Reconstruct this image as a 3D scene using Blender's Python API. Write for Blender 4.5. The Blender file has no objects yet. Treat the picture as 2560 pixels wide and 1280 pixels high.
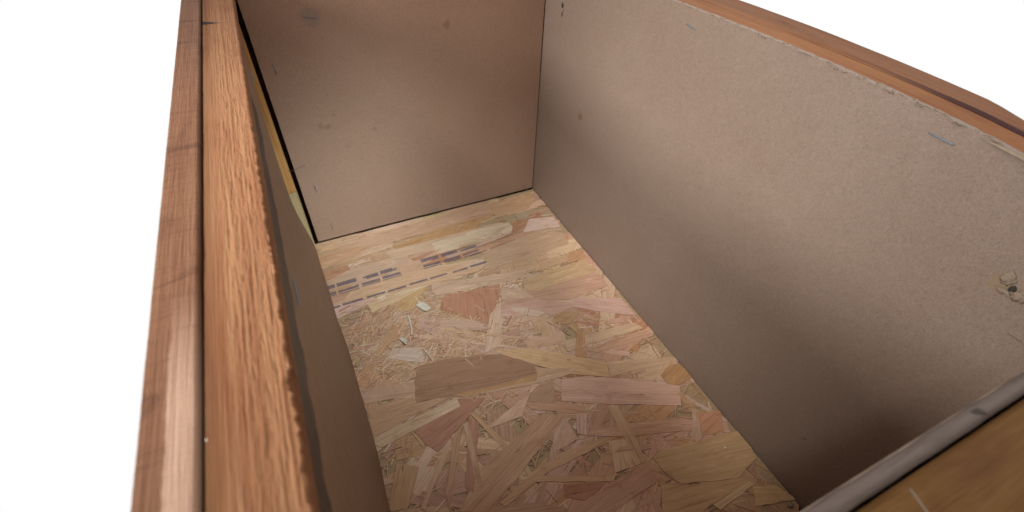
import bpy, bmesh, math, random
from mathutils import Vector, Matrix, noise

# ------------------------------------------------------------------ camera, world, lamps, exposure
scene = bpy.context.scene
COL = scene.collection
R = math.radians

cam_data = bpy.data.cameras.new('camera')
cam = bpy.data.objects.new('camera', cam_data)
COL.objects.link(cam)
cam.location = (-0.28151, -0.50224, 0.40373)
cam.rotation_euler = (0.81533, -0.02775, -0.43954)
cam_data.sensor_width = 36.0
cam_data.lens = 36.0 * 1188.44 / 2560.0
cam_data.clip_start = 0.005
cam_data.clip_end = 100.0
cam_data.dof.use_dof = True
cam_data.dof.focus_distance = 0.42
cam_data.dof.aperture_fstop = 15.0
scene.camera = cam

world = bpy.data.worlds.new('World')
scene.world = world
world.use_nodes = True
bgn = world.node_tree.nodes['Background']
bgn.inputs[0].default_value = (1.0, 1.0, 1.0, 1.0)
bgn.inputs[1].default_value = 1.0


def area_lamp(name, loc, target, size, size_y, power, colour, spread):
    d = bpy.data.lights.new(name, 'AREA')
    d.shape = 'RECTANGLE'
    d.size = size
    d.size_y = size_y
    d.energy = power
    d.color = colour
    d.spread = R(spread)
    o = bpy.data.objects.new(name, d)
    COL.objects.link(o)
    o.location = loc
    o.rotation_euler = (Vector(target) - Vector(loc)).to_track_quat('-Z', 'Y').to_euler()
    return o


# window light over the left rim on to the right-hand lining, and light falling into the far end
area_lamp('window_light', (-1.30, -0.34, 0.72), (0.0, -0.26, 0.22), 0.40, 0.26, 2.45, (0.84, 0.94, 1.0), 60)
area_lamp('overhead_light', (-0.06, -0.75, 0.97), (-0.190, -0.095, 0.0), 0.10, 0.10, 0.38, (0.60, 0.84, 1.0), 25)
area_lamp('side_fill_light', (-0.95, -0.58, 1.06), (0.0, -0.195, 0.02), 0.14, 0.14, 0.56, (0.80, 0.92, 1.0), 24)  # added lamp that brightens the lower right-hand lining
area_lamp('corner_fill_light', (0.08, -0.72, 0.82), (-0.255, 0.0, 0.065), 0.10, 0.10, 0.115, (0.62, 0.85, 1.0), 14)  # added narrow lamp for the light patch low on the far lining

scene.view_settings.view_transform = 'Standard'
scene.view_settings.look = 'None'
scene.view_settings.exposure = 0.0
scene.view_settings.gamma = 1.0
scene.view_settings.use_curve_mapping = False

rng = random.Random(7)

# ------------------------------------------------------------------ node helpers


class NT:
    def __init__(self, name):
        self.m = bpy.data.materials.new(name)
        self.m.use_nodes = True
        self.t = self.m.node_tree
        self.b = self.t.nodes['Principled BSDF']

    def n(self, typ, **kw):
        o = self.t.nodes.new(typ)
        for k, v in kw.items():
            setattr(o, k, v)
        return o

    def put(self, sock, v):
        if isinstance(v, bpy.types.NodeSocket):
            self.t.links.new(v, sock)
        else:
            if hasattr(sock.default_value, '__len__') and len(sock.default_value) == 4 and len(v) == 3:
                v = (*v, 1.0)
            sock.default_value = v

    def vmath(self, op, a, b=None, scale=None):
        o = self.n('ShaderNodeVectorMath', operation=op)
        self.put(o.inputs[0], a)
        if b is not None:
            self.put(o.inputs[1], b)
        if scale is not None:
            self.put(o.inputs[3], scale)
        return o.outputs['Value'] if op in ('DISTANCE', 'LENGTH', 'DOT_PRODUCT') else o.outputs[0]

    def math(self, op, a, b=0.0, clamp=False):
        o = self.n('ShaderNodeMath', operation=op, use_clamp=clamp)
        self.put(o.inputs[0], a)
        self.put(o.inputs[1], b)
        return o.outputs[0]

    def ramp(self, v, lo, hi, a=0.0, b=1.0):
        o = self.n('ShaderNodeMapRange', interpolation_type='SMOOTHSTEP')
        self.put(o.inputs[0], v)
        self.put(o.inputs[1], lo)
        self.put(o.inputs[2], hi)
        self.put(o.inputs[3], a)
        self.put(o.inputs[4], b)
        return o.outputs[0]

    def noise(self, vec, scale, detail=4.0, rough=0.55, dist=0.0):
        o = self.n('ShaderNodeTexNoise')
        self.put(o.inputs['Vector'], vec)
        self.put(o.inputs['Scale'], scale)
        self.put(o.inputs['Detail'], detail)
        self.put(o.inputs['Roughness'], rough)
        self.put(o.inputs['Distortion'], dist)
        return o.outputs[0]

    def mix(self, f, a, b, typ='MIX'):
        o = self.n('ShaderNodeMix', data_type='RGBA', blend_type=typ)
        self.put(o.inputs[0], f)
        self.put(o.inputs[6], a)
        self.put(o.inputs[7], b)
        return o.outputs[2]

    def pos(self):
        return self.n('ShaderNodeNewGeometry').outputs['Position']

    def sep(self, v):
        o = self.n('ShaderNodeSeparateXYZ')
        self.put(o.inputs[0], v)
        return o.outputs

    def finish(self, col, rough, bump=None, strength=0.3, dist=0.001, spec=0.4):
        self.put(self.b.inputs['Base Color'], col)
        self.put(self.b.inputs['Roughness'], rough)
        self.put(self.b.inputs['Specular IOR Level'], spec)
        if bump is not None:
            o = self.n('ShaderNodeBump')
            o.inputs['Strength'].default_value = strength
            o.inputs['Distance'].default_value = dist
            self.put(o.inputs['Height'], bump)
            self.t.links.new(o.outputs[0], self.b.inputs['Normal'])
        return self.m


# ------------------------------------------------------------------ materials
def hardboard(name, spots=(), stain=None, base=(0.20, 0.128, 0.085), scratches=()):
    """smooth brown fibreboard: fine fibre flecks, cloudy tint, a few drips (world-placed)"""
    t = NT(name)
    p = t.pos()
    cloud = t.noise(p, 9.0, 5.0, 0.6)
    cloud2 = t.noise(p, 34.0, 4.0, 0.6, 0.6)
    fibre = t.noise(p, 700.0, 3.0, 0.75, 2.4)
    fleck = t.noise(p, 420.0, 2.0, 0.5, 3.2)
    mot = t.noise(p, 140.0, 3.0, 0.6)
    lighter = tuple(min(1, c * k) for c, k in zip(base, (1.20, 1.24, 1.28)))
    darker = tuple(c * k for c, k in zip(base, (0.82, 0.76, 0.70)))
    c = t.mix(t.ramp(cloud, 0.30, 0.75, 0.36, 0.66), darker, lighter)
    c = t.mix(t.ramp(cloud2, 0.52, 0.74, 0, 0.16), c, tuple(v * k for v, k in zip(base, (0.92, 0.78, 0.66))))
    c = t.mix(t.ramp(mot, 0.35, 0.7, 0, 0.10), c, lighter)
    c = t.mix(t.ramp(fibre, 0.50, 0.62, 0, 0.48), c, tuple(v * 0.52 for v in base))
    c = t.mix(t.ramp(fibre, 0.49, 0.38, 0, 0.40), c, tuple(min(1, v * 1.5) for v in base))
    c = t.mix(t.ramp(fleck, 0.62, 0.72, 0, 0.42), c, tuple(v * 0.42 for v in base))
    nz = t.n('ShaderNodeTexNoise')
    t.put(nz.inputs['Vector'], p)
    nz.inputs['Scale'].default_value = 260.0
    wob = t.vmath('SCALE', t.vmath('SUBTRACT', nz.outputs[1], (0.5, 0.5, 0.5)), scale=0.006)
    q = t.vmath('ADD', p, wob)
    for (x, y, z, r, col, amt) in spots:
        d = t.vmath('DISTANCE', q, (x, y, z))
        c = t.mix(t.ramp(d, r, r * 0.6, 0, amt), c, col)
    for (a, b, w, col, amt) in scratches:
        a, b = Vector(a), Vector(b)
        m_ = (a + b) / 2
        dr = (b - a).normalized()
        L = (b - a).length / 2
        rel = t.vmath('SUBTRACT', p, tuple(m_))
        al = t.vmath('DOT_PRODUCT', rel, tuple(dr))
        off = t.vmath('SUBTRACT', rel, t.vmath('SCALE', tuple(dr), scale=al))
        dd = t.vmath('LENGTH', off)
        mk = t.math('MULTIPLY', t.ramp(dd, w, w * 0.3), t.ramp(t.math('ABSOLUTE', al), L, L * 0.7))
        c = t.mix(t.math('MULTIPLY', mk, amt), c, col)
    if stain:
        # dark varnish run-off along the top of the panel, ragged lower border
        y0, z0, z1 = stain
        s = t.sep(q)
        s2 = t.noise(p, 60.0, 4.0, 0.7)
        zz = t.math('ADD', s[2], t.math('MULTIPLY', t.math('SUBTRACT', s2, 0.5), 0.022))
        mk = t.math('MULTIPLY', t.ramp(s[1], y0 + 0.002, y0 - 0.002), t.ramp(zz, z0 - 0.0015, z0 + 0.001))
        mk = t.math('MULTIPLY', mk, t.ramp(s[2], z1 + 0.001, z1 - 0.001))
        c = t.mix(t.math('MULTIPLY', mk, 0.96), c, (0.016, 0.007, 0.004))
    h = t.math('ADD', t.math('MULTIPLY', fibre, 0.8), t.math('MULTIPLY', cloud2, 0.4))
    rough = t.ramp(mot, 0.3, 0.7, 0.46, 0.52)
    return t.finish(c, rough, h, 0.22, 0.0006, 0.5)


def sawn_wood(name, axis, base, dark, light, cross=0.0, knot=None, pale=None, rough=0.62, fine=1.0, line=None):
    """stained softwood with grain running along the world axis given"""
    t = NT(name)
    p = t.pos()
    k = [330.0 * fine] * 3
    k[axis] = 7.0
    k2 = [1500.0, 1500.0, 1500.0]
    k2[axis] = 45.0
    k3 = [60.0] * 3
    k3[axis] = 16.0
    g = t.noise(t.vmath('MULTIPLY', p, tuple(k)), 1.0, 5.0, 0.6, 0.6)
    f = t.noise(t.vmath('MULTIPLY', p, tuple(k2)), 1.0, 3.0, 0.6, 0.3)
    blot = t.noise(t.vmath('MULTIPLY', p, tuple(k3)), 1.0, 4.0, 0.6, 0.4)
    c = t.mix(t.ramp(g, 0.30, 0.70), light, base)
    c = t.mix(t.ramp(g, 0.56, 0.76, 0, 0.75), c, dark)
    c = t.mix(t.ramp(f, 0.52, 0.75, 0, 0.55), c, dark)
    c = t.mix(t.ramp(blot, 0.50, 0.72, 0, 0.50), c, dark)
    c = t.mix(t.ramp(blot, 0.46, 0.28, 0, 0.45), c, light)
    h = t.math('ADD', g, t.math('MULTIPLY', f, 0.7))
    if cross:
        k4 = [40.0] * 3
        k4[axis] = 520.0
        x = t.noise(t.vmath('MULTIPLY', p, tuple(k4)), 1.0, 3.0, 0.6, 0.5)
        k5 = [22.0] * 3
        k5[axis] = 75.0
        x2 = t.noise(t.vmath('MULTIPLY', p, tuple(k5)), 1.0, 3.0, 0.5, 1.0)
        c = t.mix(t.ramp(x, 0.5, 0.75, 0, cross), c, dark)
        c = t.mix(t.ramp(x2, 0.60, 0.70, 0, cross * 1.2), c, tuple(v * 0.8 for v in dark))
        h = t.math('ADD', h, t.math('MULTIPLY', x, 0.9))
    if pale:
        # planed-off lighter stripe of the board
        x0, y0, col = pale
        s = t.sep(p)
        wv = t.noise(p, 90.0, 3.0, 0.6)
        xx = t.math('ADD', s[0], t.math('MULTIPLY', t.math('SUBTRACT', wv, 0.5), 0.002))
        mk = t.math('MULTIPLY', t.ramp(xx, x0 - 0.0005, x0 + 0.0005), t.ramp(s[1], y0 + 0.03, y0 - 0.02))
        c = t.mix(t.math('MULTIPLY', mk, t.ramp(g, 0.2, 0.8, 0.75, 0.35)), c, col)
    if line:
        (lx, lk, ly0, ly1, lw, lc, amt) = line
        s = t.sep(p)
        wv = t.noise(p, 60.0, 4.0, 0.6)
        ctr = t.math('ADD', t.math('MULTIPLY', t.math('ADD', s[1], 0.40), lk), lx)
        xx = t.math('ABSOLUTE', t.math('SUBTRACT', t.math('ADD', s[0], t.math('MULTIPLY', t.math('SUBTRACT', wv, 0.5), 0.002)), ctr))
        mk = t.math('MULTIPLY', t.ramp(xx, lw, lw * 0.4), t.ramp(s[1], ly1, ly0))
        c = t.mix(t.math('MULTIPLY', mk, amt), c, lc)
    if knot:
        for (a, b, w) in knot:
            a, b = Vector(a), Vector(b)
            dr = (b - a).normalized()
            L = (b - a).length
            rel = t.vmath('SUBTRACT', p, tuple(a))
            al = t.vmath('DOT_PRODUCT', rel, tuple(dr))
            dd = t.vmath('LENGTH', t.vmath('SUBTRACT', rel, t.vmath('SCALE', tuple(dr), scale=al)))
            dd = t.math('ADD', dd, t.math('MULTIPLY', t.math('SUBTRACT', g, 0.5), 0.0008))
            lim = t.math('MULTIPLY', t.ramp(al, L, 0.0), w)
            c = t.mix(t.ramp(t.math('SUBTRACT', dd, lim), 0.0006, -0.0004, 0, 0.95), c, (0.018, 0.011, 0.010))
    return t.finish(c, rough, h, 0.55, 0.0012, 0.10)


def strand_material(name, inked, vertex):
    t = NT(name)
    uv = t.n('ShaderNodeUVMap').outputs[0]
    if vertex:
        a = t.n('ShaderNodeVertexColor', layer_name='tint')
        base = a.outputs[0]
    else:
        base = t.n('ShaderNodeObjectInfo').outputs['Color']
    g = t.noise(t.vmath('MULTIPLY', uv, (22.0, 620.0, 1.0)), 1.0, 4.0, 0.6, 0.35)
    f = t.noise(t.vmath('MULTIPLY', uv, (90.0, 2600.0, 1.0)), 1.0, 2.0, 0.6)
    bl = t.noise(t.vmath('MULTIPLY', uv, (30.0, 85.0, 1.0)), 1.0, 4.0, 0.65, 0.8)
    sp = t.noise(t.vmath('MULTIPLY', uv, (65.0, 520.0, 1.0)), 1.0, 2.0, 0.5, 0.5)
    dk = t.mix(1.0, base, (0.66, 0.54, 0.42), 'MULTIPLY')
    vdk = t.mix(1.0, base, (0.34, 0.23, 0.18), 'MULTIPLY')
    lt = t.mix(1.0, base, (1.30, 1.36, 1.44), 'MULTIPLY')
    c = t.mix(t.ramp(g, 0.50, 0.74, 0, 0.85), base, dk)
    c = t.mix(t.ramp(g, 0.46, 0.28, 0, 0.8), c, lt)
    c = t.mix(t.ramp(bl, 0.54, 0.72, 0, 0.6), c, dk)
    c = t.mix(t.ramp(bl, 0.44, 0.30, 0, 0.5), c, lt)
    c = t.mix(t.ramp(f, 0.55, 0.72, 0, 0.35), c, dk)
    c = t.mix(t.ramp(sp, 0.70, 0.76, 0, 0.8), c, vdk)
    if inked:
        p = t.pos()
        nz = t.n('ShaderNodeTexNoise')
        t.put(nz.inputs['Vector'], p)
        nz.inputs['Scale'].default_value = 700.0
        q = t.vmath('ADD', p, t.vmath('SCALE', t.vmath('SUBTRACT', nz.outputs[1], (0.5, 0.5, 0.5)), scale=0.0012))
        tot = None
        for (x0, x1, y0, y1) in INK:
            cx, cy, hx, hy = (x0 + x1) / 2e4, (y0 + y1) / 2e4, (x1 - x0) / 2e4, (y1 - y0) / 2e4
            d = t.vmath('SUBTRACT', t.vmath('ABSOLUTE', t.vmath('SUBTRACT', q, (cx, cy, 0))), (hx, hy, 5.0))
            s = t.sep(d)
            m_ = t.math('MAXIMUM', s[0], s[1])
            tot = m_ if tot is None else t.math('MINIMUM', tot, m_)
        wear = t.noise(t.vmath('MULTIPLY', p, (90.0, 300.0, 1.0)), 1.0, 4.0, 0.7)
        ink = t.math('MULTIPLY', t.ramp(tot, 0.0003, -0.0003), t.ramp(wear, 0.28, 0.50, 0.50, 0.84))
        c = t.mix(ink, c, (0.074, 0.050, 0.056))
    h = t.math('ADD', g, t.math('MULTIPLY', f, 0.6))
    return t.finish(c, t.ramp(bl, 0.3, 0.7, 0.5, 0.7), h, 0.30, 0.0005, 0.35)


def plain(name, col, rough=0.6, metal=0.0, nscale=300.0, amt=0.35, spec=0.4):
    t = NT(name)
    p = t.pos()
    n = t.noise(p, nscale, 3.0, 0.6)
    c = t.mix(t.ramp(n, 0.35, 0.7, 0, amt), col, tuple(v * 0.55 for v in col))
    t.b.inputs['Metallic'].default_value = metal
    return t.finish(c, rough, n, 0.25, 0.0004, spec)


HERO = [
    ('straw', [(-2834, -137),(-1830, -107),(-715, -104),(-684, -330),(-1677, -364),(-2719, -359)]),
    ('cream', [(-2313, -507),(-1578, -530),(-772, -529),(-874, -710),(-1641, -712),(-2250, -674)]),
    ('straw', [(-747, -127),(-134, -111),(-68, -252),(-292, -427),(-771, -429)]),
    ('pink', [(-1194, -992),(-408, -911),(-96, -1046),(-123, -1280),(-743, -1329),(-1295, -1279)]),
    ('grey', [(-530, -465),(-325, -448),(-342, -613),(-512, -607)]),
    ('white', [(-374, -633),(-47, -722),(-55, -935),(-564, -844)]),
    ('grey', [(-436, -883),(-45, -956),(-64, -1028),(-411, -957)]),
    ('pink', [(-3103, -745),(-2635, -615),(-2109, -680),(-1962, -908),(-2695, -899),(-3047, -891)]),
    ('salmon', [(-3096, -278),(-2698, -254),(-2411, -320),(-2650, -445),(-3065, -507)]),
    ('orange', [(-3088, -549),(-2759, -561),(-2747, -672),(-3084, -728)]),
    ('amber', [(-343, -1587),(-206, -1421),(-45, -1433),(-62, -1598)]),
    ('straw', [(-2750, -924),(-1962, -908),(-1299, -1198),(-1368, -1274),(-2001, -1253),(-2952, -1144)]),
    ('salmon', [(-3055, -935),(-2566, -981),(-2421, -1069),(-2925, -1086),(-3037, -1106)]),
    ('cream', [(-1949, -1251),(-1675, -1321),(-800, -1482),(-844, -1608),(-1335, -1545),(-1945, -1447),(-1987, -1369)]),
    ('straw', [(-959, -1609),(-92, -1613),(-54, -1848),(-888, -1840),(-999, -1767)]),
    ('salmon', [(-1283, -1715),(-806, -1827),(-68, -1869),(-76, -2098),(-591, -2115),(-948, -1957),(-1348, -1897)]),
    ('pink', [(-1362, -1891),(-948, -1957),(-520, -2216),(-842, -2233),(-1421, -2021)]),
    ('cream', [(-1247, -1633),(-1009, -1787),(-929, -1989),(-1304, -1800)]),
    ('ochre', [(-2406, -1384),(-2278, -1277),(-2008, -1275),(-2156, -1425),(-2277, -1554),(-2419, -1491)]),
    ('cream', [(-1759, -2383),(-1647, -2176),(-1505, -1940),(-1336, -1833),(-1471, -2171),(-1569, -2351)]),
    ('redbrown', [(-1992, -1658),(-1872, -1480),(-1611, -1522),(-1219, -1571),(-1300, -1731),(-1570, -2053),(-1780, -1873)]),
    ('cream', [(-2352, -1862),(-1955, -2079),(-1583, -2345),(-1290, -2554),(-1597, -2378),(-1974, -2131),(-2349, -1904)]),
    ('straw', [(-2225, -1752),(-1791, -2070),(-1339, -2353),(-1338, -2384),(-1836, -2102),(-2220, -1786)]),
    ('salmon', [(-1516, -2234),(-1295, -2228),(-1309, -2326),(-1527, -2330)]),
    ('ochre', [(-901, -2274),(-735, -2236),(-625, -2329),(-769, -2419),(-911, -2356)]),
    ('white', [(-1260, -1936),(-1094, -2032),(-948, -2164),(-1063, -2180),(-1258, -2005)]),
    ('pink', [(-1314, -2405),(-893, -2511),(-985, -2612),(-1336, -2514)]),
    ('pinkwhite', [(-953, -2586),(-128, -2681),(-76, -2790),(-776, -2725),(-975, -2714)]),
    ('straw', [(-831, -2759),(-73, -2812),(-36, -2913),(-688, -2862)]),
    ('orange', [(-762, -2528),(-691, -2559),(-833, -2873),(-935, -2790)]),
    ('orange', [(-372, -2944),(-285, -2923),(-266, -2972),(-336, -3019)]),
    ('white', [(-2673, -2051),(-2590, -1955),(-2320, -2056),(-2351, -2250)]),
    ('ochre', [(-2760, -1936),(-2546, -1673),(-2420, -1665),(-2507, -1814),(-2717, -1994)]),
    ('straw', [(-1943, -2003),(-1909, -2018),(-2019, -2315),(-2046, -2303)]),
    ('pinkwhite', [(-550, -2109),(-53, -2328),(-39, -2611),(-413, -2378),(-615, -2220)]),
    ('salmon', [(-379, -2526),(-182, -2570),(-215, -2643),(-398, -2583)]),
    ('pink', [(-2191, -1745),(-1787, -1892),(-1616, -2043),(-1674, -2102),(-2187, -1832)]),
    ('straw', [(-2213, -799),(-1932, -812),(-1641, -712),(-1852, -902),(-2221, -954)]),
    ('cream', [(-2694, -1257),(-2314, -1285),(-2075, -1270),(-2435, -1372),(-2665, -1405)]),
    ('pinkbrown', [(-2999, -2295),(-2510, -2416),(-2528, -2540),(-2983, -2461)]),
    ('straw', [(-1354, -2762),(-985, -2939),(-1125, -2958),(-1491, -2908),(-2264, -2734),(-1875, -2801),(-1418, -2884)]),
    ('mauve', [(-2504, -2430),(-2428, -2269),(-2110, -2303),(-1625, -2458),(-1360, -2711),(-1387, -2817),(-1786, -2775),(-2180, -2707),(-2552, -2646)]),
    ('amber', [(-2247, -2688),(-1993, -2715),(-1387, -2817),(-1426, -2880),(-1804, -2816),(-2126, -2764)]),
    ('cream', [(-687, -2988),(-16, -3214),(-78, -3261),(-744, -3141)]),
    ('straw', [(-1658, -2393),(-1298, -2528),(-687, -2988),(-749, -3150),(-1098, -2947),(-1385, -2700),(-1595, -2484)]),
    ('amber', [(-280, -3337),(-110, -3271),(47, -3341),(20, -3483),(-272, -3500)]),
    ('salmon', [(-2978, -2515),(-2669, -2530),(-2257, -2715),(-2979, -2807)]),
    ('redbrown', [(-2646, -2902),(-2200, -2762),(-1954, -2852),(-2217, -2999),(-2518, -3162),(-2585, -3060)]),
    ('cream', [(-2995, -2874),(-2966, -2822),(-2193, -2744),(-2192, -2839),(-2943, -2925)]),
    ('pinkbrown', [(-1603, -3053),(-1339, -2931),(-1273, -2960),(-1373, -3178)]),
    ('salmon', [(-1644, -3055),(-1375, -3145),(-1132, -3318),(-1177, -3390),(-1606, -3135)]),
    ('pinkwhite', [(-1311, -3174),(-1196, -2972),(-946, -3050),(-465, -3312),(-192, -3514),(-307, -3679),(-785, -3453),(-1101, -3300)]),
    ('tan', [(-2461, -3636),(-2218, -3439),(-1529, -3211),(-1374, -3321),(-2048, -3667),(-2326, -3774),(-2539, -3676)]),
    ('straw', [(-2141, -2944),(-2087, -2948),(-1936, -3391),(-1990, -3394)]),
    ('pink', [(-1545, -3420),(-1361, -3367),(-1359, -3561),(-1574, -3574)]),
    ('cream', [(-1724, -3630),(-1450, -3386),(-1324, -3303),(-1629, -3638)]),
    ('straw', [(-2204, -3754),(-1694, -3591),(-1108, -3656),(-1072, -3691),(-1717, -3701),(-2175, -3798)]),
    ('straw', [(-1266, -3566),(-1173, -3511),(-411, -3777),(-473, -3877),(-1002, -3704)]),
    ('cream', [(-1127, -3685),(-966, -3739),(-1053, -3970),(-1224, -3943)]),
    ('tan', [(-1195, -3728),(-790, -3857),(-821, -3898),(-1207, -3777)]),
    ('cream', [(-951, -3389),(-855, -3432),(-890, -3774),(-936, -3971),(-1041, -3967),(-981, -3733)]),
    ('pinkwhite', [(-1255, -3355),(-1161, -3397),(-1266, -3566),(-1340, -3513)]),
    ('orange', [(-230, -3798),(-8, -3877),(-115, -4039),(-317, -3996)]),
    ('cream', [(-257, -3765),(-204, -3768),(-329, -4010),(-426, -4022)]),
    ('ochre', [(-937, -4175),(-748, -4278),(-319, -4407),(-229, -4465),(-689, -4479),(-951, -4495),(-1086, -4388)]),
    ('straw', [(-857, -3972),(-757, -3946),(47, -4103),(-40, -4344),(-319, -4407),(-780, -4246),(-854, -4095)]),
    ('redbrown', [(-1670, -3840),(-1338, -3975),(-1557, -4035),(-1707, -3935)]),
    ('straw', [(-1863, -3677),(-1256, -3963),(-1277, -3994),(-1887, -3724)]),
    ('salmon', [(-1770, -4044),(-1038, -3977),(-941, -4004),(-932, -4144),(-1482, -4192),(-1738, -4191)]),
    ('straw', [(-1252, -3757),(-1222, -3770),(-1356, -3917),(-1391, -3901)]),
    ('pinkbrown', [(-1973, -3891),(-1824, -3769),(-1786, -3779),(-1905, -3922)]),
    ('redbrown', [(-2173, -2980),(-2094, -3055),(-2367, -3601),(-2406, -3535)]),
    ('ochre', [(-2567, -3494),(-2330, -3064),(-2217, -2999),(-2406, -3319),(-2587, -3639)]),
    ('straw', [(-2783, -3534),(-2438, -3126),(-2394, -3147),(-2760, -3560)]),
    ('straw', [(-2231, -3013),(-2178, -3017),(-2265, -3551),(-2312, -3546)]),
    ('straw', [(-249, -4506),(49, -4626),(23, -4743),(-344, -4638)]),
    ('cream', [(-652, -4481),(-244, -4459),(-224, -4501),(-627, -4539)]),
    ('ochre', [(-2862, -3111),(-2701, -3219),(-2876, -3492),(-3016, -3457)]),
    ('tan', [(-2331, -3787),(-1973, -3860),(-1722, -4021),(-1922, -4077),(-2326, -3920)]),
    ('cream', [(-1717, -3166),(-1491, -2908),(-1382, -2934),(-2054, -3132),(-2164, -3139)]),
]
INK = [
   (-3071, -2962, -871, -812),
   (-2944, -2721, -870, -809),
   (-2649, -2580, -856, -830),
   (-2613, -2469, -878, -822),
   (-2440, -2296, -867, -810),
   (-2294, -2250, -865, -834),
   (-3066, -2968, -971, -930),
   (-2944, -2716, -970, -927),
   (-2678, -2468, -966, -925),
   (-2438, -2224, -958, -917),
   (-3060, -2967, -993, -978),
   (-2944, -2716, -998, -982),
   (-2681, -2468, -988, -973),
   (-2444, -2218, -985, -970),
   (-3042, -2964, -1184, -1154),
   (-2936, -2715, -1180, -1148),
   (-2672, -2466, -1180, -1150),
   (-2434, -2222, -1186, -1154),
   (-2182, -1966, -1178, -1147),
   (-1940, -1728, -1180, -1153),
   (-1659, -1472, -1191, -1160),
   (-1434, -1223, -1184, -1149),
   (-1947, -1730, -872, -814),
   (-1691, -1482, -872, -814),
   (-1447, -1228, -872, -814),
   (-1948, -1735, -963, -925),
   (-1691, -1477, -966, -926),
   (-1440, -1231, -950, -922),
   (-1946, -1732, -992, -976),
   (-1687, -1472, -986, -970),
   (-1440, -1218, -988, -972),
]

PALETTE = {
    'cream': (0.406, 0.233, 0.129), 'straw': (0.387, 0.207, 0.104), 'pink': (0.384, 0.203, 0.124),
    'salmon': (0.352, 0.172, 0.095), 'redbrown': (0.300, 0.125, 0.064), 'mauve': (0.245, 0.112, 0.062),
    'orange': (0.356, 0.162, 0.075), 'white': (0.430, 0.267, 0.171), 'pinkwhite': (0.406, 0.226, 0.142),
    'grey': (0.301, 0.181, 0.111), 'amber': (0.336, 0.159, 0.068), 'ochre': (0.352, 0.181, 0.082),
    'tan': (0.336, 0.172, 0.091), 'pinkbrown': (0.330, 0.169, 0.097),
}

M_STRAND = strand_material('osb strand', False, False)
M_STRAND_INK = strand_material('osb strand with purple stamp', True, False)
M_SLIVER = strand_material('osb sliver', False, True)
M_SLIVER_INK = strand_material('osb sliver with stamp', True, True)
M_CORE = plain('osb core', (0.30, 0.175, 0.085), 0.8, 0, 420.0, 0.5)
M_STEEL = plain('dull staple steel', (0.13, 0.14, 0.155), 0.5, 0.3, 900.0, 0.3)
M_FUZZ = plain('torn fibre', (0.205, 0.135, 0.088), 0.85, 0, 500.0, 0.3)
M_PALE = plain('pale shaving', (0.46, 0.35, 0.25), 0.7, 0, 400.0, 0.4)
M_THREAD = plain('pale thread', (0.12, 0.09, 0.07), 0.7, 0, 400.0, 0.1)
M_EDGE = sawn_wood('worn grey board edge', 0, (0.056, 0.034, 0.025), (0.028, 0.016, 0.012), (0.110, 0.078, 0.062), rough=0.7)
M_PIT_SHADE = plain('dark pit', (0.03, 0.018, 0.012), 0.9, 0, 400.0, 0.3)  # dark colour put in for the shade inside hole, tear and nick

BR = (0.090, 0.040, 0.018)
M_BACK = hardboard('hardboard back', spots=[
    (-0.1152, 0, 0.2386, 0.0050, BR, 0.35), (-0.2631, 0, 0.1524, 0.0042, BR, 0.32), (-0.256, 0, 0.1505, 0.0046, BR, 0.35),
    (-0.208, 0, 0.1389, 0.0040, BR, 0.27), (-0.247, 0, 0.163, 0.0024, BR, 0.24), (-0.2405, 0, 0.125, 0.003, BR, 0.19),
    (-0.150, 0, 0.145, 0.0024, BR, 0.22), (-0.036, 0, 0.113, 0.0016, (0.07, 0.04, 0.03), 0.7), (-0.193, 0, 0.205, 0.0016, (0.09, 0.05, 0.03), 0.5),
    (-0.2464, 0, 0.2589, 0.011, (0.15, 0.11, 0.085), 0.4)], base=(0.258, 0.140, 0.086))
M_RIGHT = hardboard('hardboard right', spots=[
    (0, -0.0982, 0.1595, 0.0056, (0.150, 0.070, 0.030), 0.85), (0, -0.047, 0.0836, 0.0026, BR, 0.32), (0, -0.0387, 0.2553, 0.0030, (0.05, 0.03, 0.02), 0.9),  # last spot puts the tear's inner shade into the colour
    (0, -0.2769, 0.2237, 0.0012, (0.04, 0.025, 0.02), 0.8), (0, -0.3372, 0.2497, 0.0012, (0.04, 0.025, 0.02), 0.8),
    (0, -0.449, 0.062, 0.0016, (0.06, 0.03, 0.02), 0.8), (0, -0.24, 0.215, 0.0016, BR, 0.32), (0, -0.462, 0.245, 0.006, (0.20, 0.12, 0.06), 0.7)],
    base=(0.190, 0.121, 0.084),
    scratches=[((0, -0.136, 0.1597), (0, -0.1675, 0.1533), 0.0006, (0.30, 0.22, 0.16), 0.7),
               ((0, -0.4774, 0.2259), (0, -0.4851, 0.2259), 0.0005, (0.06, 0.04, 0.03), 0.8)])
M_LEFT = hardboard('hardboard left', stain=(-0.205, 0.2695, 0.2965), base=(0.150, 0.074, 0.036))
M_FRONT = hardboard('hardboard front')

M_OUT_L = sawn_wood('outer board wood', 1, (0.113, 0.043, 0.019), (0.066, 0.023, 0.011), (0.136, 0.058, 0.029), cross=0.45,
                    pale=(-0.3275, -0.405, (0.404, 0.245, 0.162)))
M_IN_L = sawn_wood('rough batten wood', 1, (0.154, 0.056, 0.023), (0.121, 0.036, 0.013), (0.200, 0.089, 0.039), rough=0.75, fine=2.3,
                   knot=[((-0.3205, -0.1278, 0.2985), (-0.3085, -0.1305, 0.2985), 0.0030)])
M_IN_R = sawn_wood('right batten wood', 1, (0.199, 0.072, 0.028), (0.134, 0.044, 0.015), (0.239, 0.095, 0.034))
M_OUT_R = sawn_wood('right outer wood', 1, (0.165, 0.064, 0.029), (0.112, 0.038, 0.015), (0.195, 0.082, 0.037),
                    line=(0.0240, 0.012, -0.41, -0.30, 0.0018, (0.030, 0.012, 0.013), 0.9))  # dark line in the board's colour, running along the gap
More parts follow.
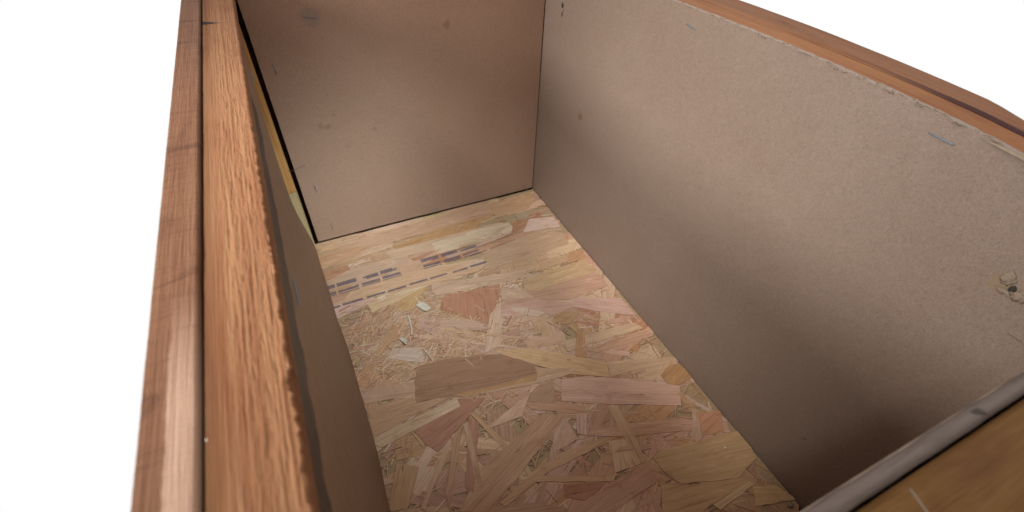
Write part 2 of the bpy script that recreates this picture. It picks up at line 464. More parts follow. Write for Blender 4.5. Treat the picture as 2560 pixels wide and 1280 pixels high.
M_IN_X = sawn_wood('cross batten wood', 0, (0.103, 0.045, 0.011), (0.063, 0.022, 0.009), (0.121, 0.054, 0.016))  # shade over the near batten is put into this darker wood colour
M_OUT_X = sawn_wood('cross outer wood', 0, (0.103, 0.039, 0.011), (0.063, 0.021, 0.009), (0.121, 0.052, 0.016))
M_POST = sawn_wood('corner post wood', 2, (0.365, 0.155, 0.045), (0.257, 0.095, 0.025), (0.432, 0.209, 0.069))
M_POST_PALE = sawn_wood('pale post wood', 2, (0.324, 0.209, 0.094), (0.230, 0.135, 0.056), (0.378, 0.257, 0.125))

# ------------------------------------------------------------------ mesh helpers


def link(name, me, mat, parent=None, loc=None):
    o = bpy.data.objects.new(name, me)
    COL.objects.link(o)
    if mat is not None:
        me.materials.append(mat)
    if parent is not None:
        o.parent = parent
    if loc is not None:
        o.location = loc
    return o


def from_bm(name, bm, mat, parent=None, smooth=False):
    me = bpy.data.meshes.new(name)
    bmesh.ops.recalc_face_normals(bm, faces=bm.faces[:])
    bm.to_mesh(me)
    bm.free()
    if smooth:
        for f in me.polygons:
            f.use_smooth = True
    return link(name, me, mat, parent)


def board(name, lo, hi, mat, parent, bevel=0.0012, seg=2):
    bm = bmesh.new()
    bmesh.ops.create_cube(bm, size=1.0)
    for v in bm.verts:
        v.co = Vector([(lo[i] + hi[i]) / 2 + v.co[i] * (hi[i] - lo[i]) for i in range(3)])
    if bevel:
        bmesh.ops.bevel(bm, geom=bm.edges[:], offset=bevel, segments=seg, affect='EDGES', profile=0.6)
    return from_bm(name, bm, mat, parent)


def sheet(name, nu, nv, front, back, mat, parent, smooth=True):
    """closed slab: grid front(u,v) and back(u,v), u,v in 0..1"""
    bm = bmesh.new()
    A = [[bm.verts.new(front(i / nu, j / nv)) for j in range(nv + 1)] for i in range(nu + 1)]
    B = [[bm.verts.new(back(i / nu, j / nv)) for j in range(nv + 1)] for i in range(nu + 1)]
    for i in range(nu):
        for j in range(nv):
            f = bm.faces.new((A[i][j], A[i + 1][j], A[i + 1][j + 1], A[i][j + 1]))
            f.smooth = smooth
            bm.faces.new((B[i][j + 1], B[i + 1][j + 1], B[i + 1][j], B[i][j]))
    A = [[None if 0 < i < nu and 0 < j < nv else bm.verts.new(A[i][j].co) for j in range(nv + 1)] for i in range(nu + 1)]
    B = [[None if 0 < i < nu and 0 < j < nv else bm.verts.new(B[i][j].co) for j in range(nv + 1)] for i in range(nu + 1)]
    for i in range(nu):
        bm.faces.new((A[i][0], B[i][0], B[i + 1][0], A[i + 1][0]))
        bm.faces.new((A[i + 1][nv], B[i + 1][nv], B[i][nv], A[i][nv]))
    for j in range(nv):
        bm.faces.new((A[0][j + 1], B[0][j + 1], B[0][j], A[0][j]))
        bm.faces.new((A[nu][j], B[nu][j], B[nu][j + 1], A[nu][j + 1]))
    return from_bm(name, bm, mat, parent)


def tube(bm, pts, r, n=8, flat=1.0, up=Vector((0, 0, 1))):
    rings = []
    for i, p in enumerate(pts):
        a = pts[max(i - 1, 0)]
        b = pts[min(i + 1, len(pts) - 1)]
        d = (Vector(b) - Vector(a)).normalized()
        s = d.cross(up)
        if s.length < 1e-4:
            s = d.cross(Vector((1, 0, 0)))
        s.normalize()
        w = s.cross(d)
        rr = r[i] if isinstance(r, (list, tuple)) else r
        rings.append([bm.verts.new(Vector(p) + s * math.cos(2 * math.pi * k / n) * rr + w * math.sin(2 * math.pi * k / n) * rr * flat) for k in range(n)])
    for a, b in zip(rings, rings[1:]):
        for k in range(n):
            f = bm.faces.new((a[k], a[(k + 1) % n], b[(k + 1) % n], b[k]))
            f.smooth = True
    bm.faces.new(rings[0][::-1])
    bm.faces.new(rings[-1])


def nz(x, y, z=0.0):
    return noise.noise(Vector((x, y, z)))


def thing(name, label, cat, loc=(0, 0, 0)):
    o = bpy.data.objects.new(name, None)
    COL.objects.link(o)
    o.location = loc
    o.empty_display_size = 0.05
    o['label'] = label
    o['category'] = cat
    return o


# ------------------------------------------------------------------ the box
box = thing('wooden_box', 'open wooden box lined with brown hardboard, with a chipboard floor', 'box')
XW = -0.305          # left end of the floor
YF = -0.4965         # inner face of the near lining

# added unseen sheet under everything stops light leaking in from below
board('light_stop_sheet', (-0.3335, -0.535, -0.034), (0.054, 0.036, -0.0155), M_CORE, box, 0.001)

# --- chipboard floor with a broken-off corner by the near right-hand end
floor_poly = [(XW - 0.004, -0.002), (-0.0008, -0.002), (-0.0008, -0.4705), (-0.0040, -0.4765), (-0.0095, -0.4890), (-0.012, YF + 0.001), (XW - 0.004, YF + 0.001)]
bm = bmesh.new()
lo = [bm.verts.new((x, y, -0.0125)) for x, y in floor_poly]
hi = [bm.verts.new((x, y, -0.0002)) for x, y in floor_poly]
bm.faces.new(hi)
bm.faces.new(lo[::-1])
for i in range(len(lo)):
    j = (i + 1) % len(lo)
    bm.faces.new((lo[i], lo[j], hi[j], hi[i]))
floor_board = from_bm('floor_board', bm, M_CORE, box)
floor_board['label'] = 'pale chipboard floor of large pressed wood strands'


def clip(poly, a, b, c):
    """keep a*x+b*y<=c"""
    out = []
    for i in range(len(poly)):
        p, q = poly[i], poly[(i + 1) % len(poly)]
        dp, dq = a * p[0] + b * p[1] - c, a * q[0] + b * q[1] - c
        if dp <= 0:
            out.append(p)
        if dp * dq < 0:
            s = dp / (dp - dq)
            out.append((p[0] + (q[0] - p[0]) * s, p[1] + (q[1] - p[1]) * s))
    return out


def clip_floor(poly):
    for a, b, c in ((1, 0, -0.0010), (-1, 0, 0.3075), (0, 1, -0.0022), (0, -1, 0.4945)):
        poly = clip(poly, a, b, c)
        if len(poly) < 3:
            return []
    # the broken corner
    cx = [p for p in poly if p[1] < -0.4705 and p[0] > -0.004]
    if cx:
        n = Vector((-0.4705 + 0.489, 0.0087)).normalized()
        poly = clip(poly, n.x, n.y, n.x * -0.0012 + n.y * -0.4705)
    return poly if len(poly) >= 3 else []


def ragged(poly, r, step=0.006, amp=0.00055):
    """subdivide edges; ends across the grain get more raggedness"""
    out = []
    n = len(poly)
    for i in range(n):
        p, q = Vector(poly[i]), Vector(poly[(i + 1) % n])
        L = (q - p).length
        k = max(1, min(9, int(L / step)))
        nn = Vector((-(q - p).y, (q - p).x))
        if nn.length > 0:
            nn.normalize()
        for j in range(k):
            t = j / k
            out.append(tuple(p.lerp(q, t) + nn * (r.uniform(-1, 1) * amp * (1 if j else 0.3))))
    return out


def principal(poly):
    cx = sum(p[0] for p in poly) / len(poly)
    cy = sum(p[1] for p in poly) / len(poly)
    xx = sum((p[0] - cx) ** 2 for p in poly)
    yy = sum((p[1] - cy) ** 2 for p in poly)
    xy = sum((p[0] - cx) * (p[1] - cy) for p in poly)
    return cx, cy, 0.5 * math.atan2(2 * xy, xx - yy)


INKBOX = (min(i[0] for i in INK) / 1e4, max(i[1] for i in INK) / 1e4, min(i[2] for i in INK) / 1e4, max(i[3] for i in INK) / 1e4)


def in_ink(poly):
    return (max(p[0] for p in poly) > INKBOX[0] and min(p[0] for p in poly) < INKBOX[1] and
            max(p[1] for p in poly) > INKBOX[2] and min(p[1] for p in poly) < INKBOX[3])


def tint(name, r, j=0.09):
    c = PALETTE[name]
    k = 1 + r.uniform(-j, j)
    return (c[0] * k, c[1] * k * (1 + r.uniform(-.05, .05)), c[2] * k * (1 + r.uniform(-.1, .1)), 1.0)


def strand(poly, z, kind, r, thick=0.0008, ang=None, tilt=1.0):
    cx, cy, a = principal(poly)
    if ang is not None:
        a = ang
    ca, sa = math.cos(-a), math.sin(-a)
    loc = [((p[0] - cx) * ca - (p[1] - cy) * sa, (p[0] - cx) * sa + (p[1] - cy) * ca) for p in poly]
    me = bpy.data.meshes.new('strand')
    n = len(loc)
    tx, ty = r.uniform(-.006, .006) * tilt, r.uniform(-.03, .03) * tilt
    bw = r.uniform(-1, 1) * 0.10 * tilt
    top = [(x, y, max(-.0006 * tilt, min(.0006 * tilt, x * tx + y * ty + bw * x * x))) for x, y in loc]
    bot = [(x * 1.0, y * 1.0, -thick - 0.0006) for x, y in loc]
    faces = [tuple(range(n))] + [(i, i + n, (i + 1) % n + n, (i + 1) % n) for i in range(n)]
    # orientation: make the top face point up
    ar = sum(loc[i][0] * loc[(i + 1) % n][1] - loc[(i + 1) % n][0] * loc[i][1] for i in range(n))
    if ar < 0:
        faces = [f[::-1] for f in faces]
    me.from_pydata(top + bot, [], faces)
    uv = me.uv_layers.new(name='UVMap')
    ox, oy = r.uniform(0, 20), r.uniform(0, 20)
    vs = me.vertices
    for l in me.loops:
        c = vs[l.vertex_index].co
        uv.data[l.index].uv = (c.x + ox, c.y + oy)
    o = link('strand', me, M_STRAND_INK if in_ink(poly) else M_STRAND, floor_board, (cx, cy, z))
    o.rotation_euler = (0, 0, a)
    o.color = tint(kind, r)
    return o


def chip_poly(x, y, L, W, a, r):
    """long strand with uneven, splintered ends"""
    k = r.uniform(0.55, 1.0)
    pts = [(-L / 2, -W / 2 * k), (-L / 2 + r.uniform(0, .25) * W, 0), (-L / 2 - r.uniform(-.3, .3) * W, W / 2),
           (0, W / 2 * r.uniform(.85, 1.1)), (L / 2, W / 2 * r.uniform(.5, 1)), (L / 2 - r.uniform(-.2, .4) * W, -W * .1),
           (L / 2 - r.uniform(0, .5) * W, -W / 2 * r.uniform(.6, 1)), (0, -W / 2 * r.uniform(.9, 1.05))]
    ca, sa = math.cos(a), math.sin(a)
    return [(x + u * ca - v * sa, y + u * sa + v * ca) for u, v in pts]


def lie(x, y, r):
    """grain direction of the strands: lengthways along the far end, criss-cross nearer"""
    if y > -0.135:
        return r.gauss(0.06, 0.13)
    if x < -0.22 and y > -0.24:
        return r.gauss(0.5, 0.5)
    return r.choice([r.gauss(0.15, 0.35), r.gauss(0.8, 0.5), r.gauss(-0.7, 0.5)])


KINDS = ['cream'] * 4 + ['straw'] * 5 + ['pink'] * 3 + ['salmon'] * 3 + ['tan'] * 3 + ['ochre'] * 2 + ['pinkwhite'] * 2 + ['orange', 'pinkbrown', 'redbrown', 'white']
# strands under the surface layer, jittered grid so that the whole sheet is covered
cells = []
NX, NY = 10, 21
for i in range(NX):
    for j in range(NY):
        cells.append((XW + (i + rng.random()) * (-XW) / NX, -0.003 + (j + rng.random()) * (-0.492) / NY))
rng.shuffle(cells)
for n_, (x, y) in enumerate(cells):
    L = rng.uniform(0.05, 0.12)
    W = rng.uniform(0.010, 0.028) if rng.random() < .75 else rng.uniform(0.004, 0.008)
    poly = clip_floor(ragged(chip_poly(x, y, L, W, lie(x, y, rng), rng), rng))
    if poly:
        strand(poly, 0.0003 + 0.0007 * n_ / len(cells), rng.choice(KINDS), rng, tilt=0.5)

# the strands one can pick out on top
for n_, (kind, pts) in enumerate(HERO):
    poly = [(a / 1e4, b / 1e4) for a, b in pts]
    poly = clip_floor(ragged(poly, rng, 0.007, 0.0005))
    if poly:
        strand(poly, 0.00108 + 0.0005 * n_ / len(HERO), kind, rng, tilt=0.22, ang=(1.3 if kind == 'redbrown' and n_ == 20 else None))

# fine slivers between the strands: nobody could count them
bm = bmesh.new()
uvl = bm.loops.layers.uv.new('UVMap')
cl = bm.loops.layers.float_color.new('tint')
heroes = [[(a / 1e4, b / 1e4) for a, b in pts] for _, pts in HERO]


def inside(p, poly):
    c = False
    for i in range(len(poly)):
        a, b = poly[i], poly[i - 1]
        if (a[1] > p[1]) != (b[1] > p[1]) and p[0] < (b[0] - a[0]) * (p[1] - a[1]) / (b[1] - a[1]) + a[0]:
            c = not c
    return c


made = 0
tries = 0
while made < 3200 and tries < 40000:
    tries += 1
    if rng.random() < .55:
        x, y = rng.gauss(-0.20, .055), rng.gauss(-0.19, .045)
    else:
        x, y = rng.uniform(XW, -.002), rng.uniform(-.49, -.004)
    if not (XW < x < -0.004 and -0.488 < y < -.006):
        continue
    if any(inside((x, y), h) for h in heroes):
        if rng.random() > .02:
            continue
    if (y > -0.135 and rng.random() < .6) or (-.122 < y < -.078 and x < -.118):
        continue
    L = rng.uniform(.003, .020) * (1 if rng.random() < .85 else 1.8)
    W = rng.uniform(.0003, .0015)
    a = lie(x, y, rng) + rng.gauss(0, .35)
    ca, sa = math.cos(a), math.sin(a)
    z = rng.uniform(.0007, .0014)
    dz = rng.gauss(0, .0002)
    dirs = [(-L / 2, -W * .5, -dz), (-L / 2 + W, W * .5, -dz), (L / 2 - rng.random() * W, W * .4, dz), (L / 2, -W * .5, dz)]
    pts = [(x + u * ca - v * sa, y + u * sa + v * ca) for u, v, _ in dirs]
    if any(p[0] > -.0012 or p[0] < XW - .001 or p[1] > -.0025 or p[1] < -.494 for p in pts):
        continue
    top = [bm.verts.new((p[0], p[1], z + d[2])) for p, d in zip(pts, dirs)]
    bot = [bm.verts.new((p[0], p[1], z + d[2] - .0010)) for p, d in zip(pts, dirs)]
    c = tint(rng.choice(['cream', 'straw', 'cream', 'straw', 'pink', 'ochre', 'tan', 'white', 'salmon', 'redbrown', 'pinkbrown']), rng, .15)
    ox, oy = rng.uniform(0, 20), rng.uniform(0, 20)
    fs = [bm.faces.new(top[::-1])] + [bm.faces.new((top[i], top[(i + 1) % 4], bot[(i + 1) % 4], bot[i])) for i in range(4)]
    loc = {v: d for v, d in zip(top, dirs)}
    loc.update({v: d for v, d in zip(bot, dirs)})
    for f in fs:
        for l in f.loops:
            l[uvl].uv = (loc[l.vert][0] + ox, loc[l.vert][1] + oy)
            l[cl] = c
    made += 1
sl = from_bm('slivers', bm, M_SLIVER, floor_board)
sl['kind'] = 'stuff'

# --- hardboard linings
TH = 0.0032


def fray(u, a, f):
    return a * (0.6 * nz(u * f, 3.1) + 0.4 * nz(u * f * 3.7, 9.2))


def r_top(y):
    # top edge of the right-hand lining, slightly crowned
    s = (y + 0.31) / 0.125
    return 0.3035 - 0.0028 * min(s * s, 2.2) - 0.0012 * max(0, -(y + 0.40)) / 0.04


def right_front(u, v):
    y = 0.0005 + u * (YF - 0.0005)
    zt = r_top(y) + fray(y, 0.0011, 220)
    bow = -0.0022 * math.sin(math.pi * u) * math.sin(math.pi * min(1, v * .9)) 
    return (bow + 0.0006 * nz(y * 9, v * 2.1), y, -0.006 + v * (zt + 0.006))


def right_back(u, v):
    p = right_front(u, v)
    return (p[0] + TH, p[1], p[2])


right_panel = sheet('lining_panel', 130, 24, right_front, right_back, M_RIGHT, box)
right_panel['label'] = 'right-hand hardboard lining with frayed top edge'


def back_front(u, v):
    # slightly uneven sawn bottom edge with a hairline gap over the floor
    x = -0.3013 + u * (0.3013 - 0.0012)
    zb = 0.0026 + fray(x, 0.0006, 330)
    z = zb + v * (0.2985 - zb)
    return (x + (fray(z, 0.0005, 160) if u == 0 else 0), 0.0007 * nz(x * 7, v * 2) - 0.0012, z)


def back_back(u, v):
    p = back_front(u, v)
    return (p[0], 0.0025, p[2])


back_panel = sheet('lining_panel', 110, 24, back_front, back_back, M_BACK, box)
back_panel['label'] = 'far hardboard lining with brown drips and a gap at its left edge'

LB = [(0.0, -0.3066), (-0.017, -0.3054), (-0.116, -0.3030), (-0.19, -0.2994), (-0.29, -0.2984), (-0.345, -0.3004), (-0.50, -0.3030)]


def interp(tab, y):
    for (a, b), (c, d) in zip(tab, tab[1:]):
        if y <= a and y >= c:
            t = (y - a) / (c - a)
            t = t * t * (3 - 2 * t)
            return b + (d - b) * t
    return tab[-1][1]


def left_front(u, v):
    z = -0.004 + v * 0.2995
    y = -0.0042 + u * (YF + 0.0042)
    k = max(0.0, min(1.0, z / 0.27))
    base = interp(LB, y) * (1 - k) + (-0.3016) * k
    back = math.exp(-abs(y) / 0.11)
    x = base - 0.0125 * math.sin(math.pi * k) ** 1.0 * back - 0.0050 * back * k
    return (x, y, z)


def left_back(u, v):
    p = left_front(u, v)
    return (p[0] - TH, p[1], p[2])


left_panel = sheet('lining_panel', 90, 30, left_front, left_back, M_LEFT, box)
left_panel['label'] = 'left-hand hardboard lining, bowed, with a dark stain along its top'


def front_front(u, v):
    x = -0.3010 + u * 0.2998
    return (x, YF - 0.0004 + 0.0005 * nz(x * 8, v * 2), -0.002 + v * 0.2985)


def front_back(u, v):
    p = front_front(u, v)
    return (p[0], YF - 0.0045, p[2])


front_panel = sheet('lining_panel', 60, 16, front_front, front_back, M_FRONT, box)
front_panel['label'] = 'near hardboard lining seen along its worn top edge'
# rounded, worn grey top edge of the near lining
bm = bmesh.new()
pts = [(-0.3012 + i * 0.3000 / 120, YF - 0.0026 + 0.0002 * nz(i * .3, 1), 0.2972 + 0.0003 * nz(i * .5, 4)) for i in range(121)]
tube(bm, pts, [0.0020 + 0.0002 * nz(i * .21, 8) for i in range(121)], 14, 0.9)
worn = from_bm('worn_edge', bm, M_EDGE, front_panel)
worn['label'] = 'worn grey rounded top edge'
# torn nick in it
bm = bmesh.new()
tube(bm, [(-0.1520, -0.4985, 0.2988), (-0.1503, -0.4990, 0.2993), (-0.1486, -0.5002, 0.2988)], [0.0003, 0.0008, 0.0003], 8, 0.6)
from_bm('nick', bm, M_PIT_SHADE, worn)

# torn fuzz standing up along the frayed top of the right-hand lining
bm = bmesh.new()
for i in range(150):
    y = rng.uniform(-0.49, -0.01)
    if rng.random() < .5:
        y = rng.gauss(-0.37, .06)
    if y > -.005 or y < -.493:
        continue
    z = r_top(y) + rng.uniform(-.0012, .0004)
    L = rng.uniform(.002, .007)
    w = rng.uniform(.00012, .00034)
    x = rng.uniform(-.0016, .0016)
    tube(bm, [(x, y, z), (x - rng.uniform(0, .0006), y - L * .5, z + rng.uniform(0, .0008)), (x - rng.uniform(-.0004, .0010), y - L, z + rng.uniform(-.0008, .0010))], [w, w * 1.1, w * .3], 5)
fz = from_bm('frayed_edge', bm, M_FUZZ, right_panel)
fz['kind'] = 'stuff'
# a larger peeled curl towards the near end
bm = bmesh.new()
pts = [(-0.0008 - 0.0016 * math.sin(t / 12 * math.pi), -0.418 - 0.045 * t / 12, r_top(-0.418 - 0.045 * t / 12) - 0.0012 + 0.0012 * math.sin(t / 12 * 3.0)) for t in range(13)]
tube(bm, pts, [0.0003 + 0.0015 * math.sin((t + .5) / 13 * math.pi) for t in range(13)], 8, 0.55)
from_bm('peeled_fibre', bm, M_FUZZ, right_panel)


def blob(bm, c, r, sq=(1, 1, 1), f=350.0, amp=.35, seed=0.0, sub=2):
    b2 = bmesh.new()
    bmesh.ops.create_icosphere(b2, subdivisions=sub, radius=1.0)
    vs = {}
    for v in b2.verts:
        k = 1 + amp * nz(v.co.x * 1.7 + seed, v.co.y * 1.7, v.co.z * 1.7 + seed)
        vs[v.index] = bm.verts.new((c[0] + v.co.x * r * sq[0] * k, c[1] + v.co.y * r * sq[1] * k, c[2] + v.co.z * r * sq[2] * k))
    for fc in b2.faces:
        nf = bm.faces.new([vs[v.index] for v in fc.verts])
        nf.smooth = True
    b2.free()


# nail hole burst through the right-hand lining near its near end
bm = bmesh.new()
blob(bm, (-0.0008, -0.4628, 0.2495), 0.0028, (0.20, 0.9, 1.15), seed=3, amp=.7, sub=3)
blob(bm, (-0.0012, -0.4650, 0.2432), 0.0020, (0.45, 1.4, .55), seed=7, amp=.8, sub=3)
blob(bm, (-0.0012, -0.4708, 0.2450), 0.0024, (0.40, 1.0, 1.3), seed=9, amp=.8, sub=3)
burst = from_bm('burst_fibre', bm, M_FUZZ, right_panel)
burst['label'] = 'pale fibres burst out around a nail hole'
bm = bmesh.new()
blob(bm, (-0.0010, -0.4668, 0.2465), 0.0016, (0.35, .8, 1.2), seed=5)
from_bm('hole', bm, M_PIT_SHADE, burst)
# small tear high up by the far corner
bm = bmesh.new()
blob(bm, (-0.0008, -0.0380, 0.2560), 0.0021, (0.3, .55, 1.2), seed=2)
tear = from_bm('tear', bm, M_PIT_SHADE, right_panel)
bm = bmesh.new()
tube(bm, [(-0.0012, -0.0405, 0.2530), (-0.0022, -0.0400, 0.2490), (-0.0012, -0.0393, 0.2455)], [0.0003, 0.0009, 0.0003], 6, .6)
from_bm('loose_fibre', bm, M_FUZZ, tear)


def staple(a, b, out, parent, r=0.00042):
    a, b, out = Vector(a), Vector(b), Vector(out)
    bm = bmesh.new()
    pts = [a - out * .0015, a + out * .0003, a.lerp(b, .08) + out * .0006, a.lerp(b, .92) + out * .0006, b + out * .0003, b - out * .0015]
    tube(bm, pts, r, 6, 0.7, up=out)
    return from_bm('staple', bm, M_STEEL, parent)


def on_right(y, z):
    u = (y - 0.0005) / (YF - 0.0005)
    p = right_front(u, (z + .006) / (r_top(y) + .006))
    return (p[0], y, z)


staple(on_right(-.219, .2905), on_right(-.2290, .2897), (-1, 0, 0), right_panel)
staple(on_right(-.3985, .2924), on_right(-.4105, .2921), (-1, 0, 0), right_panel)
staple(on_right(-.478, .014), on_right(-.488, .015), (-1, 0, 0), right_panel)
for a, b in (((-.2520, .2600), (-.2412, .2578)), ((-.2865, .0835), (-.2857, .0742)), ((-.1545, .0080), (-.1445, .0075)),
             ((-.2812, .0240), (-.2803, .0160)), ((-.2898, .2215), (-.2888, .2125)), ((-.0155, .0125), (-.0150, .0040))):
    staple((a[0], -.0013, a[1]), (b[0], -.0013, b[1]), (0, -1, 0), back_panel, .0003)
for y in (-.345, -.12):
    p = left_front((y + .0042) / (YF + .0042), (.262 + .004) / .2995)
    q = left_front((y - .012 + .0042) / (YF + .0042), (.2585 + .004) / .2995)
    staple((p[0], y, .262), (q[0], y - .012, .2585), (1, 0, 0), left_panel)

# --- timber: left side
def rough_top(name, x0, x1, y0, y1, z0, zt, nx, ny, height, edge, mat, parent, side_drop=None):
    """board whose top is real rough-sawn relief; edge(y) frays the inner arris"""
    def front(u, v):
        y = y0 + v * (y1 - y0)
        xa, xb = x0, x1 + edge(y)
        x = xa + u * (xb - xa)
        return (x, y, zt + height(x, y, u))

    def back(u, v):
        y = y0 + v * (y1 - y0)
        return (x0 + u * (x1 - x0), y, z0)
    return sheet(name, nx, ny, front, back, mat, parent)


def h_rough(x, y, u):
    n1 = nz(x * 1000, y * 40, 1.3)
    n2 = nz(x * 2100, y * 120, 4.4)
    n3 = nz(x * 150, y * 16, 7.7)
    n4 = nz(x * 620, y * 120, 2.9)
    n5 = nz(x * 1300, y * 480, 6.1)
    near = 0.40 + 0.60 * min(1, max(0, (-y - 0.10) / 0.22))
    w = (0.22 + 0.78 * min(1, max(0, (u - .22) / .25)))      # the inner part is torn, the outer strip is smoother
    pit = -min(1.0, max(0, n4 - 0.24) * 5.0) * (0.6 + 0.4 * n5)
    step = 0.00028 if n1 > 0.05 else 0.0
    h = (0.00012 * n1 + step * .45 + 0.00018 * n2 + 0.00025 * n3 + 0.00036 * pit + 0.00013 * n5) * near * w
    arris = -0.0008 * max(0, (u - .96) / .04) ** 2
    return h + arris - 0.0006 * u * (1 - u)


def e_frag(y):
    k = min(1, max(0.2, (-y - .12) / .2))
    chip = max(0, nz(y * 120, 2.2) - .10) * .0014 + max(0, nz(y * 420, 7.7)) * .0006
    return (0.0006 * nz(y * 210, 5.0) + 0.0005 * nz(y * 700, 6.0)) * k - chip * k


rough_top('batten', -0.3203, -0.3008, 0.006, -0.521, 0.2905, 0.2985, 72, 1100, h_rough, e_frag, M_IN_L, box)['label'] = 'rough-sawn batten, torn grain and chipped inner arris'


def h_sawn(x, y, u):
    ar = -0.0008 * (max(0, (abs(u - .5) - .44) / .06)) ** 2
    return 0.00013 * nz(x * 110, y * 480, 2.0) + 0.0002 * nz(x * 60, y * 70, 3.3) + ar


rough_top('outer_board', -0.3332, -0.3212, 0.036, -0.535, -0.015, 0.3005, 26, 620, h_sawn, lambda y: 0.00012 * nz(y * 60, 1.0), M_OUT_L, box)['label'] = 'left outer board with crosswise saw marks'

# --- timber: right side (a gap opens between batten and outer board towards the near end)
def r_off(y):
    return r_top(y) - 0.3035


def rail_sweep(name, xa, xb, z0, zt, y0, y1, mat, parent, n=90):
    def front(u, v):
        y = y0 + v * (y1 - y0)
        a, b = xa(y), xb(y)
        ar = -0.0009 * (max(0, (abs(u - .5) - .42) / .08)) ** 2
        return (a + u * (b - a), y, zt(y) + ar + 0.00025 * nz(u * 6, y * 30, 2.5))

    def back(u, v):
        y = y0 + v * (y1 - y0)
        return (xa(y) + u * (xb(y) - xa(y)), y, z0)
    return sheet(name, 16, n, front, back, mat, parent)


def gap_r(y):
    return 0.0003 + 0.0016 * max(0, min(1.2, (-y - 0.255) / 0.16)) ** 1.3


def mid_r(y):
    return 0.0215 + 0.012 * (y + 0.40)


def outer_r(y):
    if y > -0.398:
        return 0.0435 + (y + 0.398) * 0.046
    return 0.0435 + (y + 0.398) * 0.30


rail_sweep('batten', lambda y: TH + 0.0002, lambda y: mid_r(y), 0.270, lambda y: r_top(y) - 0.0010, 0.006, -0.502, M_IN_R, box)['label'] = 'right-hand batten behind the frayed lining'
rail_sweep('outer_board', lambda y: mid_r(y) + gap_r(y), lambda y: max(outer_r(y), mid_r(y) + gap_r(y) + .005), -0.015, lambda y: r_top(y) - 0.0006, 0.036, -0.520, M_OUT_R, box)['label'] = 'right outer board with a dark line along the gap beside the batten'

# --- timber: far and near ends
board('batten', (-0.3200, 0.0065, 0.272), (0.0030, 0.0235, 0.2985), M_IN_X, box, .0012)['label'] = 'far batten behind the far lining'
board('outer_board', (-0.3208, 0.0245, -0.015), (0.0240, 0.0360, 0.3005), M_OUT_X, box, .0012)['label'] = 'far outer board'


def near_front(u, v):
    x = -0.3005 + v * 0.3225
    y = -0.5018 - u * 0.0185
    return (x, y, 0.2965 + 0.00035 * nz(x * 30, y * 420, 3) + 0.0002 * nz(x * 160, y * 900, 8) - 0.0009 * (max(0, (abs(u - .5) - .42) / .08)) ** 2)


sheet('batten', 22, 300, near_front, lambda u, v: (-0.3005 + v * 0.3225, -0.5018 - u * 0.0185, 0.270), M_IN_X, box)['label'] = 'near batten at the lower right, brown and smooth'
board('outer_board', (-0.3208, -0.5350, -0.015), (0.0240, -0.5225, 0.2985), M_OUT_X, box, .0012)['label'] = 'near outer board'

# --- corner post by the gap at the far left, its foot a paler offcut
board('corner_post', (-0.3200, -0.0030, 0.0805), (-0.3062, 0.0060, 0.2900), M_POST, box, .0006)['label'] = 'orange softwood corner post in the gap'
board('post_foot', (-0.3200, -0.0030, -0.0020), (-0.3060, 0.0060, 0.0800), M_POST_PALE, box, .0006)['label'] = 'paler foot of the corner post'
for x, y in ((0.0045, 0.0040), (0.0045, -0.5190), (-0.3198, -0.5190)):
    board('corner_post', (x, y, -0.0150), (x + 0.015, y + 0.0150, 0.2690), M_POST, box, .0006)

# ------------------------------------------------------------------ loose bits lying in the box
def loose(name, bm, mat, label, cat, group=None):
    o = from_bm(name, bm, mat)
    o['label'] = label
    o['category'] = cat
    if group:
        o['group'] = group
    return o


# flat white shaving
def shaving(c, L, W, a, curl, lift, z0):
    bm = bmesh.new()
    ca, sa = math.cos(a), math.sin(a)
    top, bot = [], []
    n = 8
    for i in range(n + 1):
        t = i / n
        for s in (-1, 0, 1):
            w = W / 2 * (0.75 + .35 * math.sin(t * math.pi) + .12 * nz(t * 5, s + L * 900))
            x = (t - .5) * L
            y = s * w + 0.12 * L * math.sin(t * 3) * curl
            z = z0 + lift * t * t + abs(s) * curl * .0008 + .0003 * nz(t * 4, s * 2, L * 100)
            top.append(bm.verts.new((c[0] + x * ca - y * sa, c[1] + x * sa + y * ca, z + .0003)))
            bot.append(bm.verts.new((c[0] + x * ca - y * sa, c[1] + x * sa + y * ca, z - .0003)))
    def q(i, s):
        return i * 3 + s
    for i in range(n):
        for s in range(2):
            bm.faces.new((top[q(i, s)], top[q(i + 1, s)], top[q(i + 1, s + 1)], top[q(i, s + 1)]))
            bm.faces.new((bot[q(i, s + 1)], bot[q(i + 1, s + 1)], bot[q(i + 1, s)], bot[q(i, s)]))
        bm.faces.new((top[q(i, 0)], bot[q(i, 0)], bot[q(i + 1, 0)], top[q(i + 1, 0)]))
        bm.faces.new((top[q(i + 1, 2)], bot[q(i + 1, 2)], bot[q(i, 2)], top[q(i, 2)]))
    for i in (0, n):
        for s in range(2):
            bm.faces.new((top[q(i, s)], top[q(i, s + 1)], bot[q(i, s + 1)], bot[q(i, s)]))
    return bm


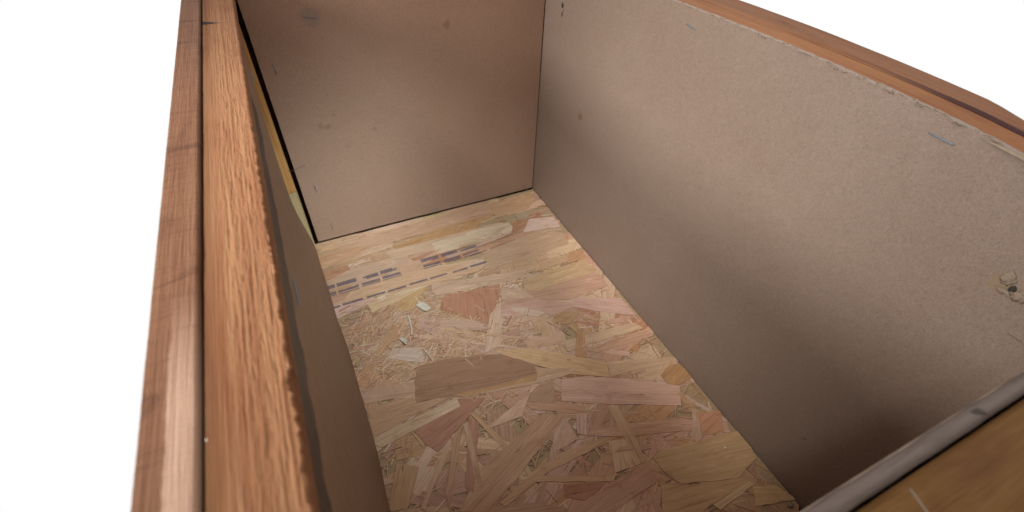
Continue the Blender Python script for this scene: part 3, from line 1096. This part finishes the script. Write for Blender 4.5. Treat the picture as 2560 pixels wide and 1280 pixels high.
loose('wood_shaving', shaving((-.2140, -.1560), .0165, .0082, math.atan2(-.0163, .0084), .2, .0012, .0022), M_PALE,
      'broad white wood shaving beside the reddish strand on the floor', 'shaving')
loose('wood_shaving', shaving((-.2345, -.1750), .0290, .0016, math.atan2(-.0301, -.0045), .25, .0018, .0022), M_PALE,
      'thin upright-looking white sliver left of centre on the floor', 'shaving')
loose('wood_shaving', shaving((-.2470, -.1930), .0115, .0040, math.atan2(-.0098, .0035), 1.0, .0022, .0022), M_PALE,
      'small curled white shaving near the left lining', 'shaving')
loose('wood_shaving', shaving((-.2290, -.2180), .0180, .0012, math.atan2(-.018, .004), .2, .0010, .0022), M_PALE,
      'thin pale splinter just beyond the brown plank-like strand', 'shaving')
bm = bmesh.new()
blob(bm, (-.0231, -.4169, .0026), .0011, (1, 1.2, .9), seed=1)
loose('crumb', bm, M_PALE, 'tiny white crumb on the floor near the right lining', 'crumb')
bm = bmesh.new()
blob(bm, (-.3199, -.4296, .2986), .00035, (1, 1.2, .9), seed=4)
loose('crumb', bm, M_PALE, 'tiny white crumb in the groove of the left rail', 'crumb')
for (x, y, r_, s_, lb) in ((-.0085, -.4745, .0022, 1, 'pale torn splinter at the broken floor corner'),
                           (-.0135, -.4860, .0028, 9, 'yellowish wood crumb below the broken floor corner')):
    bm = bmesh.new()
    blob(bm, (x, y, .0020), r_, (1.2, 1, .5), seed=s_, amp=.6)
    loose('wood_crumb', bm, M_FUZZ, lb, 'crumb')

# pale fibre caught across the gap, and a thread on the near batten
bm = bmesh.new()
tube(bm, [(-.3085 + .0195 * t / 10, -.0034 - .0006 * math.sin(t), .1100 + .0010 * math.sin(t * .55 + 3.4) + (.0022 * max(0, t - 6) / 4)) for t in range(11)], .00022, 5)
loose('fibre', bm, M_THREAD, 'fine pale fibre caught on the far lining beside the gap', 'fibre')
bm = bmesh.new()
tube(bm, [(-.1838 - .0035 * (t / 9) ** 1.5, -.5036 - .0125 * t / 9, .2990 - .0006 * math.sin(t / 9 * 3)) for t in range(10)], .00017, 6)
loose('thread', bm, M_THREAD, 'short white thread lying across the near batten', 'thread')
